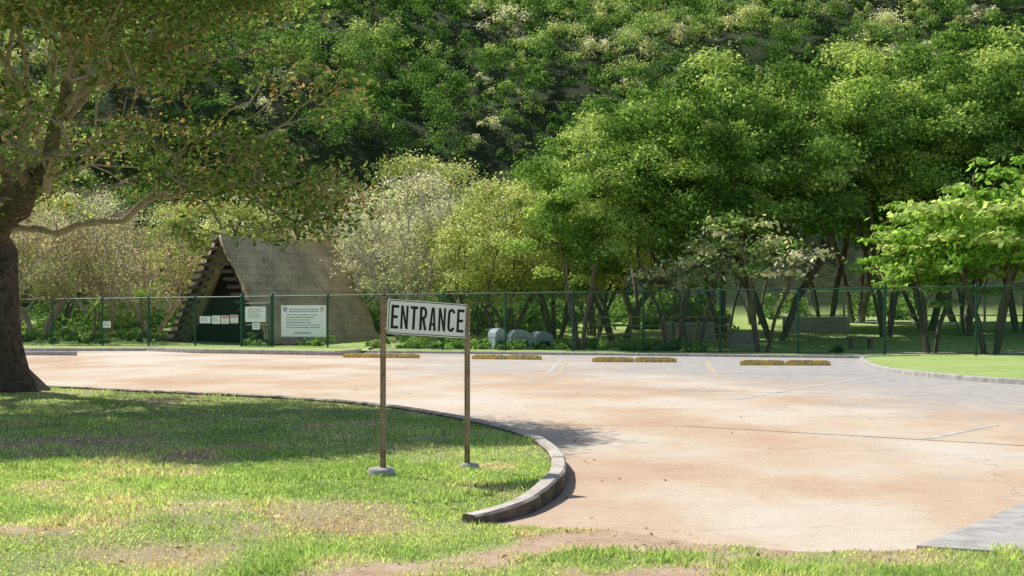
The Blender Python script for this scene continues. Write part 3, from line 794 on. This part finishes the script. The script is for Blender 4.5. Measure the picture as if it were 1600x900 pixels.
Vp = np.stack([pc, pc+hang*Lp*.5+side*Wp, pc+hang*Lp, pc+hang*Lp*.5-side*Wp],1).reshape(-1,3)
Ap = np.repeat(np.stack([rng.random(npod), np.full(npod,1.0), rng.random(npod)],1),4,0)
Fp = np.arange(4*npod).reshape(-1,4)+len(V)
mesh_np('crown', np.vstack([V,Vp]), np.vstack([Fq,Fp]), M_leafNear, np.vstack([A,Ap]), False, near)

# --- generic mid-distance trees
def build_tree(name, seed, H, cr, cb, nl, per, leaf, lmat, bmat, nst=3, spread=1.2, flat=.7, lobe_r=1.2, shell=.5, trunk_r=.22, base=.45, toneamp=.6, layered=False, twigs=0, label='', cat='tree', rag=.18):
    rng = np.random.default_rng(seed); lob = []; rs = []
    zc = (H+cb)/2; hz_ = (H-cb)/2
    while len(lob) < nl:
        d = rng.normal(size=3); d /= np.linalg.norm(d); q = rng.random()**.35; p = np.array([0,0,zc])+d*q*np.array([cr,cr,hz_])*.88
        if layered: p[2] = cb + round((p[2]-cb)/1.1)*1.1 + rng.normal()*.30 - .10*math.hypot(p[0],p[1])
        if any(np.linalg.norm(p-l) < lobe_r*.6 for l in lob):
            if rng.random() < .85: continue
        lob.append(p); rs.append(lobe_r*rng.uniform(.5,1.35))
    rs = np.array(rs)
    stems = []
    for k in range(nst):
        a = 2*np.pi*(k+rng.random()*.6)/nst; s = spread*rng.uniform(.6,1.4); hb = max(2.6, cb+ (H-cb)*.25)
        bx, by = .22*math.cos(a)*(nst > 1), .22*math.sin(a)*(nst > 1)
        stems.append([(bx,by,-.15),(bx+s*.35*math.cos(a), by+s*.35*math.sin(a), hb*.35),(bx+s*.9*math.cos(a)+rng.normal()*.15, by+s*.9*math.sin(a)+rng.normal()*.15, hb*.7),(bx+s*1.3*math.cos(a), by+s*1.3*math.sin(a), hb*1.1)])
    tg = list(lob)
    for _ in range(twigs):
        l = lob[rng.integers(len(lob))]; tg.append(l+rng.normal(size=3)*lobe_r*.75)
    V, Fq, PA, RV = skeleton(rng, stems, tg, .6, .4, .018 if not twigs else .014, 2.3, 5, .08, trunk_r)
    e = empty(name, label=label, cat=cat)
    mesh_np('trunk', V, Fq, bmat, None, True, e)
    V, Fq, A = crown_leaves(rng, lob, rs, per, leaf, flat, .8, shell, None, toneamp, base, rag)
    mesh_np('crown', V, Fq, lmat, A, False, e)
    return e
def place(e, u, d, s=1.0, rz=0, sz=None, first=[set()], label=None, group=None):
    x, y = P(u, d); z = float(hz(np.array([x]), np.array([y]))[0]) if y > 60 else 0.03
    if e.name in first[0]:
        n = e.copy(); COL.objects.link(n)
        for ch in e.children:
            c = ch.copy(); c.parent = n; COL.objects.link(c)
    else: n = e; first[0].add(e.name)
    n.location = (x, y, z); n.scale = (s, s, sz or s); n.rotation_euler = (0, 0, rz)
    if label: n['label'] = label
    if group: n['group'] = group
    return n
LB = 'leafy green broadleaf tree with several dark stems behind the fence'
A1 = build_tree('broadleaf_tree', 1, 13.0, 5.0, 3.0, 88, 330, .21, M_leafA, M_bark, 4, 1.6, .6, .98, trunk_r=.15, label=LB, rag=.28, toneamp=1.1)
A2 = build_tree('broadleaf_tree', 2, 12.0, 5.4, 2.6, 88, 330, .21, M_leafA, M_bark, 3, 1.9, .58, .98, trunk_r=.16, base=.50, label=LB, rag=.28, toneamp=1.1)
A3 = build_tree('broadleaf_tree', 3, 13.5, 4.6, 3.2, 84, 330, .21, M_leafA, M_bark, 4, 1.5, .62, .95, trunk_r=.14, base=.34, label=LB, rag=.28, toneamp=1.1)
GA = 'green trees beyond the fence'
k = 0
for (u, d, h) in [(905,61,9.6),(965,68,12),(1050,63,12.8),(1128,71,14.4),(1212,70,14.2),(1290,79,15.6),(1385,73,14.8),(1450,80,16),(1510,74,15),(1595,78,15.8),(1670,76,15.8),(1770,70,14),(1880,66,13.5),(1000,80,14),(1180,86,17),(1340,88,17.8),(1500,89,18.8),(1680,86,17.4)]:
    e, eh = ((A1,13.),(A2,12.),(A3,13.5))[k % 3]; place(e, u, d, h/eh, 1.9*k, group=GA); k += 1
PT = build_tree('pale_tree', 11, 8.6, 3.9, 1.2, 54, 150, .14, M_leafPale, M_barkPale, 4, 1.4, .7, .95, .3, .13, twigs=620, label='sparse pale greyish tree with fine bare twigs beyond the fence', rag=.38)
OT = build_tree('olive_tree', 12, 8.0, 3.7, 1.5, 62, 380, .16, M_leafOl, M_bark, 5, 1.8, .65, .95, .4, .12, twigs=80, label='rounded olive green tree with slender stems beyond the fence', rag=.32, toneamp=1.0)
BT = build_tree('brown_tree', 13, 7.4, 3.6, 1.2, 40, 95, .16, M_leafBrown, M_barkPink, 2, 1.0, .7, .95, .3, .2, twigs=480, label='dry tree with thin brownish foliage and a pinkish trunk', rag=.4, toneamp=1.0)
for (u, d, s, r_) in [(628,71,1.05,0),(560,76,1.0,1.3),(700,80,1.1,2.2),(520,86,.9,3.1),(150,80,1.0,.8),(20,82,1.0,2.8)]: place(PT, u, d, s, r_)
for (u, d, s, r_) in [(790,67,.98,0),(868,71,1.0,1.2),(740,74,.9,2.6),(665,95,1.3,.6),(930,74,1.0,4),(300,84,.95,3.9),(95,86,1.0,5.2),(390,92,.9,2.0)]: place(OT, u, d, s, r_)
for (u, d, s, r_) in [(62,71,1.0,0),(172,74,.9,1.9),(238,70,.78,3.3),(-40,74,1.1,4.0),(460,94,.85,.7)]: place(BT, u, d, s, r_)
AL = build_tree('almond_tree', 14, 7.4, 4.2, 2.6, 72, 120, .33, M_leafBr, M_bark, 3, .8, .3, .85, .2, .13, base=.5, layered=True, toneamp=.9, label='tree with layered bright green leaf sprays beyond the fence', rag=.4)
place(AL, 1548, 55.5, 1.0, 0); place(AL, 1730, 56, 1.05, 2.0); place(AL, 1455, 57.5, .80, 3.6)
CR = build_tree('cream_leaved_tree', 15, 5.5, 3.3, 3.2, 34, 60, .24, M_leafWh, M_bark, 4, 1.2, .4, .62, .2, .10, base=.52, layered=True, toneamp=1.3, label='low spreading tree with pale cream and green leaves', rag=.6)
place(CR, 1190, 56.5, 1.0, 0); place(CR, 1085, 59, .85, 2)

# --- forest on the hillside : one mass
rng = np.random.default_rng(99)
VV, FF, AA = [], [], []; off = 0; pts = []
for yb in np.arange(91, 206, 2.35):
    halfw = .364*yb + 8
    for xb in np.arange(-halfw, halfw, 2.5):
        x = xb+rng.normal()*1.1; y = yb+rng.normal()*1.1; z = float(hz(np.array([x]), np.array([y]))[0])
        el = (z+1-1.6)/y
        if el > .258: continue
        if z < 1.0 and y > 100: continue
        u = 800+x/y*F; vtop = HOR-(z+6)/y*F
        if u > 960 and vtop > 205: continue          # fully behind the tall tree belt
        pts.append((x, y, z))
for (x, y, z) in pts:
    Rr = rng.uniform(.8, 1.75) if rng.random() < .87 else rng.uniform(2.0, 3.0)
    zone = fbm(np.array([x]), np.array([y]), 22, 300)[0]
    tone = np.clip(-.02+.95*(zone-.25)+rng.normal()*.26, 0, 1)
    if rng.random() < .06: tone = rng.uniform(.85, 1)
    nl = int(rng.integers(4, 9)); lob = []; rs = []; tall = rng.uniform(.8, 1.9)
    ax_ = rng.uniform(.6, 1.2, 2)
    for q in range(nl):
        d = rng.normal(size=3); d /= np.linalg.norm(d); d[2] = abs(d[2])*.9; lob.append(np.array([x, y, z+Rr*.9])+d*Rr*np.array([ax_[0],ax_[1],tall])); rs.append(Rr*rng.uniform(.22,.5))
    sz = .18 + .0012*(y-92)
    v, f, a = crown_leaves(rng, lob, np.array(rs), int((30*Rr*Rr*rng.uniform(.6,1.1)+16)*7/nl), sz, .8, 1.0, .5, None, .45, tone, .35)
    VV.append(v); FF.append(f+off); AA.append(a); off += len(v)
o = mesh_np('hillside_forest', np.vstack(VV), np.vstack(FF), M_leafHill, np.vstack(AA)); tag(o, kind='stuff', label='dense sunlit green forest covering the hillside')
# undergrowth beyond the fence
VV, FF, AA = [], [], []; off = 0
for k in range(230):
    y = rng.uniform(74, 95); x = rng.uniform(-.42*y, .45*y); u = 800+x/y*F
    if 1100 < u < 1650 and y < 91: continue
    z = float(hz(np.array([x]), np.array([y]))[0]); Rr = rng.uniform(.7, 1.5)
    lob = [np.array([x,y,z+Rr*.5])+rng.normal(size=3)*Rr*.5*np.array([1,1,.6]) for _ in range(5)]
    v, f, a = crown_leaves(rng, lob, np.full(5, Rr*.55), 130, .24, .8, .5, .5, None, .3, .2)
    VV.append(v); FF.append(f+off); AA.append(a); off += len(v)
for k in range(170):
    x = rng.uniform(-26, 30); y = fy(x)+rng.uniform(1.0, 7); u = 800+x/y*F
    if 1100 < u < 1700 and rng.random() < .88: continue
    if 270 < u < 570 and rng.random() < .5: continue
    z = max(.02, float(hz(np.array([x]), np.array([y]))[0])); Rr = rng.uniform(.2, .5)
    lob = [np.array([x,y,z+Rr*.4])+rng.normal(size=3)*Rr*.5*np.array([1.4,1.4,.4]) for _ in range(4)]
    v, f, a = crown_leaves(rng, lob, np.full(4, Rr*.6), 70, .16, .8, .5, .4, None, .3, .2)
    VV.append(v); FF.append(f+off); AA.append(a); off += len(v)
o = mesh_np('undergrowth', np.vstack(VV), np.vstack(FF), M_leafHill, np.vstack(AA)); tag(o, kind='stuff', label='low dark green undergrowth beneath the trees')

def spiky(u, d, zt_, label):
    x, y = P(u, d); e = empty('dracaena_plant', (x, y, .05), random.uniform(0,6), label, 'plant')
    b = MB(); b.cyl((0,0,-.1),(.05,.02,zt_-.35),.05,.035,n=7); b.obj('stem', M_bark, e)
    rg2 = np.random.default_rng(int(u)); V = []; Fq = []
    for k in range(44):
        a = rg2.random()*6.28; el = rg2.uniform(-.3, 1.35); L = rg2.uniform(.55,.85); p = np.array([.05,.02,zt_-.4]); dr = np.array([math.cos(a)*math.cos(el), math.sin(a)*math.cos(el), math.sin(el)])
        sd = np.array([-math.sin(a), math.cos(a), 0]); bq = len(V)
        for s in range(6):
            w = .035*math.sin(math.pi*(.12+.88*s/5))+.003; V += [p-sd*w, p+sd*w]; p = p+dr*L/5; dr = dr+np.array([0,0,-.22]); dr /= np.linalg.norm(dr)
        for s in range(5): Fq.append((bq+2*s, bq+2*s+1, bq+2*s+3, bq+2*s+2))
    V = np.array(V); mesh_np('leaves', V, Fq, M_leafA, np.tile([.6,.6,.5],(len(V),1)), False, e)
spiky(148, 67.5, 2.2, 'spiky leaved plant on a thin stem behind the fence')
spiky(222, 67.8, 2.7, 'tall spiky leaved plant on a thin stem behind the fence'); spiky(1383, 54.2, 3.1, 'tall spiky leaved plant on a thin stem behind the fence')

# ---------------------------------------------------------------- things beyond the fence
def bin_(u, d, w, h, rz):
    x, y = P(u, d); z = float(hz(np.array([x]), np.array([y]))[0])
    e = empty('storage_bin', (x, y, max(z,0)), rz, 'grey blue plastic storage bin with sloping lid on grass', 'storage bin', 'storage bins beyond the fence')
    b = MB(); b.prism([(-w/2,0),(w/2,0),(w/2*.96,h*.6),(-w/2*.96,h*.6)], -.45, .45); b.obj('body', M_bin, e)
    b = MB(); pts_ = [(-w/2,h*.61),(w/2,h*.61),(w*.48,h*.74),(w*.30,h*.90),(w*.02,h),(-w*.28,h*.97),(-w*.46,h*.80)]; b.prism(pts_, -.5, .5); b.obj('lid', M_bin, e)
    b = MB(); b.box((0,-.52,h*.42),(w*.6,.05,.06)); b.obj('handle', M_black, e)
    b = MB(); b.box((0,-.456,h*.25),(w*.7,.008,h*.22)); b.obj('vent_panel', M_dark, e)
bin_(778,61.6,.6,.95,.35); bin_(812,62.6,.95,.9,.15); bin_(846,63.4,.8,.8,.3)
rf = empty('timber_rail_fence', (*P(935,65), .1), math.atan2(-.1,1), 'low olive timber rail fence with three rails', 'fence')
for k in range(5):
    b = MB(); b.box((k*1.5,0,.75),(.10,.10,1.5),None,.01); b.obj('post', M_rail, rf)
for z in (.55,.95,1.35):
    b = MB(); b.box((3.0,-.085,z),(6.3,.05,.09),None,.008); b.obj('rail', M_rail, rf)
pv = empty('picnic_pavilion', (*P(1420,82), .6), -.1, 'low flat roofed pale pavilion with thin posts beneath trees', 'pavilion')
b = MB(); b.box((0,0,2.45),(14,5,.20),None,.03); b.obj('roof', M_wall, pv)
for k in range(6):
    b = MB(); b.box((-6.6+k*2.6,-2.2,1.15),(.12,.12,2.3),None,.01); b.obj('post', M_wall, pv)
for z in (.5,.9): b = MB(); b.box((0,-2.3,z),(13.6,.06,.07)); b.obj('rail', M_wall, pv)
for (u_, d_, w_, lb_) in [(1075, 70, 2.6, 'short low grey concrete wall under leaning trees'), (1275, 77, 3.6, 'low pale grey concrete wall on sunlit lawn')]:
    lw = empty('low_wall', (*P(u_, d_), float(hz(np.array([P(u_,d_)[0]]), np.array([d_]))[0])), -.15, lb_, 'wall')
    b = MB(); b.box((0,0,.35),(w_,.25,.9),None,.01); b.obj('wall_body', M_concL, lw); b = MB(); b.box((0,0,.842),(w_+.1,.34,.08),None,.01); b.obj('coping', M_wall, lw)
x, y = P(1345, 64); bn = empty('stone_bench', (x, y, .05), .1, 'grey stone bench on lawn beyond the fence', 'bench')
b = MB(); b.box((0,0,.45),(1.3,.42,.09),None,.02); b.obj('seat', M_stone, bn)
for s in (-.45,.45): b = MB(); b.box((s,0,.19),(.14,.36,.41),None,.01); b.obj('leg', M_stone, bn)
x, y = P(1158, 65); st = empty('concrete_steps', (x, y, .05), -.2, 'short flight of grey concrete steps with side wall', 'steps')
b = MB()
for k in range(4): b.box((0,k*.34,.08+k*.08),(1.3,.335,.16+k*.16))
b.obj('treads', M_concL, st); b = MB(); b.box((.75,.5,.4),(.14,1.6,.8),None,.02); b.obj('side_wall', M_concL, st)
b = MB(); b.cyl((-.72,0,0),(-.72,0,.9),.025); b.cyl((-.72,1.3,.3),(-.72,1.3,1.35),.025); b.cyl((-.72,0,.9),(-.72,1.3,1.35),.025); b.obj('handrail', M_green, st)

# ---------------------------------------------------------------- grass blades and litter
rng = np.random.default_rng(5)
xs_, ys_ = [], []
for (n, a, c) in [(400000, 7.2, 14), (220000, 13, 20), (110000, 19, 30)]:
    y = np.sqrt(a*a+(c*c-a*a)*rng.random(n)); x = (rng.random(n)*2-1)*(.40*y+.5); xs_.append(x); ys_.append(y)
x = np.concatenate(xs_); y = np.concatenate(ys_)
m_ = (x < 1.2) | (y < 10.4); x, y = x[m_], y[m_]
h, sd = lawn_h(x, y); br = bare(x, y)
dens = fbm(x, y, .35, 400)
m_ = (sd > .0) & (rng.random(len(x)) > br*1.02) & (rng.random(len(x)) < .20+dens*1.0)
kd = pdist(x, y, kline); m_ &= (kd > .085)
for (fx_, fy_, fr_) in foot_xy: m_ &= np.hypot(x-fx_, y-fy_) > fr_*1.05
x, y, h, br, dens = x[m_], y[m_], h[m_], br[m_], dens[m_]; n = len(x)
hh = (.010+.017*rng.random(n))*(.6+.9*dens)*(1+1.3*(fbm(x,y,.9,410) > .66)); ww = (.0035+.004*rng.random(n))*(1+(y-8)*.06)
az = rng.random(n)*6.283; lean = rng.random(n)*1.6*hh; la = rng.random(n)*6.283
b0 = np.stack([x-ww*np.cos(az), y-ww*np.sin(az), h-.005],1); b1 = np.stack([x+ww*np.cos(az), y+ww*np.sin(az), h-.005],1)
tp = np.stack([x+lean*np.cos(la), y+lean*np.sin(la), h+hh],1)
V = np.stack([b0,b1,tp],1).reshape(-1,3); tone = np.clip(.42+(fbm(x,y,1.0,420)-.5)*1.2+br*.6+rng.normal(size=n)*.17, 0, 1)
A = np.repeat(np.stack([rng.random(n), tone, tone],1),3,0)
o = mesh_np('grass', V, np.arange(3*n).reshape(-1,3), M_grass, A); tag(o, kind='stuff', label='short sunlit lawn grass with bare patches')
n = 6200; y = np.sqrt(60+(900-60)*rng.random(n)); x = (rng.random(n)*2-1)*.40*y; h, sd = lawn_h(x, y); z = np.where(sd > 0, h+.014, .008)
keepm = (rng.random(n) < np.where(sd > 0, .3+.7*bare(x,y), np.where(sd > -.8, .12, .012))); x,y,z = x[keepm],y[keepm],z[keepm]; n = len(x)
C = np.stack([x,y,z],1); N = unit(rng.normal(size=(n,3))*.35+np.array([0,0,1])); V, Fq = leaf_quads(C, N, .05, .025, rng)
o = mesh_np('leaf_litter', V, Fq, M_litter, np.repeat(np.stack([rng.random(n), rng.random(n), rng.random(n)],1),4,0)); tag(o, kind='stuff', label='scattered dry fallen leaves')

# ---------------------------------------------------------------- light, world, camera
EL = 48.0; sd_ = Vector((.70, -.71, 0)).normalized()      # shadow direction on the ground
sunvec = Vector((-sd_.x*math.cos(math.radians(EL)), -sd_.y*math.cos(math.radians(EL)), math.sin(math.radians(EL))))
ld = bpy.data.lights.new('sun', 'SUN'); ld.energy = 5.0; ld.angle = math.radians(.5); ld.color = (1, .97, .92)
lo = bpy.data.objects.new('sun', ld); lo.rotation_euler = sunvec.to_track_quat('Z', 'Y').to_euler(); link(lo)
w = bpy.data.worlds.new('World'); SC.world = w; w.use_nodes = True; nt = w.node_tree; nt.nodes.clear()
sk = nt.nodes.new('ShaderNodeTexSky'); sk.sky_type = 'NISHITA'; sk.sun_disc = False; sk.sun_elevation = math.radians(EL)
sk.sun_rotation = math.atan2(sunvec.x, sunvec.y)
bg = nt.nodes.new('ShaderNodeBackground'); bg.inputs[1].default_value = .11; nt.links.new(sk.outputs[0], bg.inputs[0])
ow = nt.nodes.new('ShaderNodeOutputWorld'); nt.links.new(bg.outputs[0], ow.inputs[0])
cd = bpy.data.cameras.new('camera'); cam = bpy.data.objects.new('camera', cd); link(cam)
cam.location = (0, 0, CH); cam.rotation_euler = (math.radians(90), 0, 0); cd.sensor_width = 36; cd.lens = 36*F/1600; cd.shift_y = (HOR-450)/1600
cd.clip_end = 4000; SC.camera = cam
SC.view_settings.view_transform = 'Standard'; SC.view_settings.look = 'None'; SC.view_settings.exposure = 0
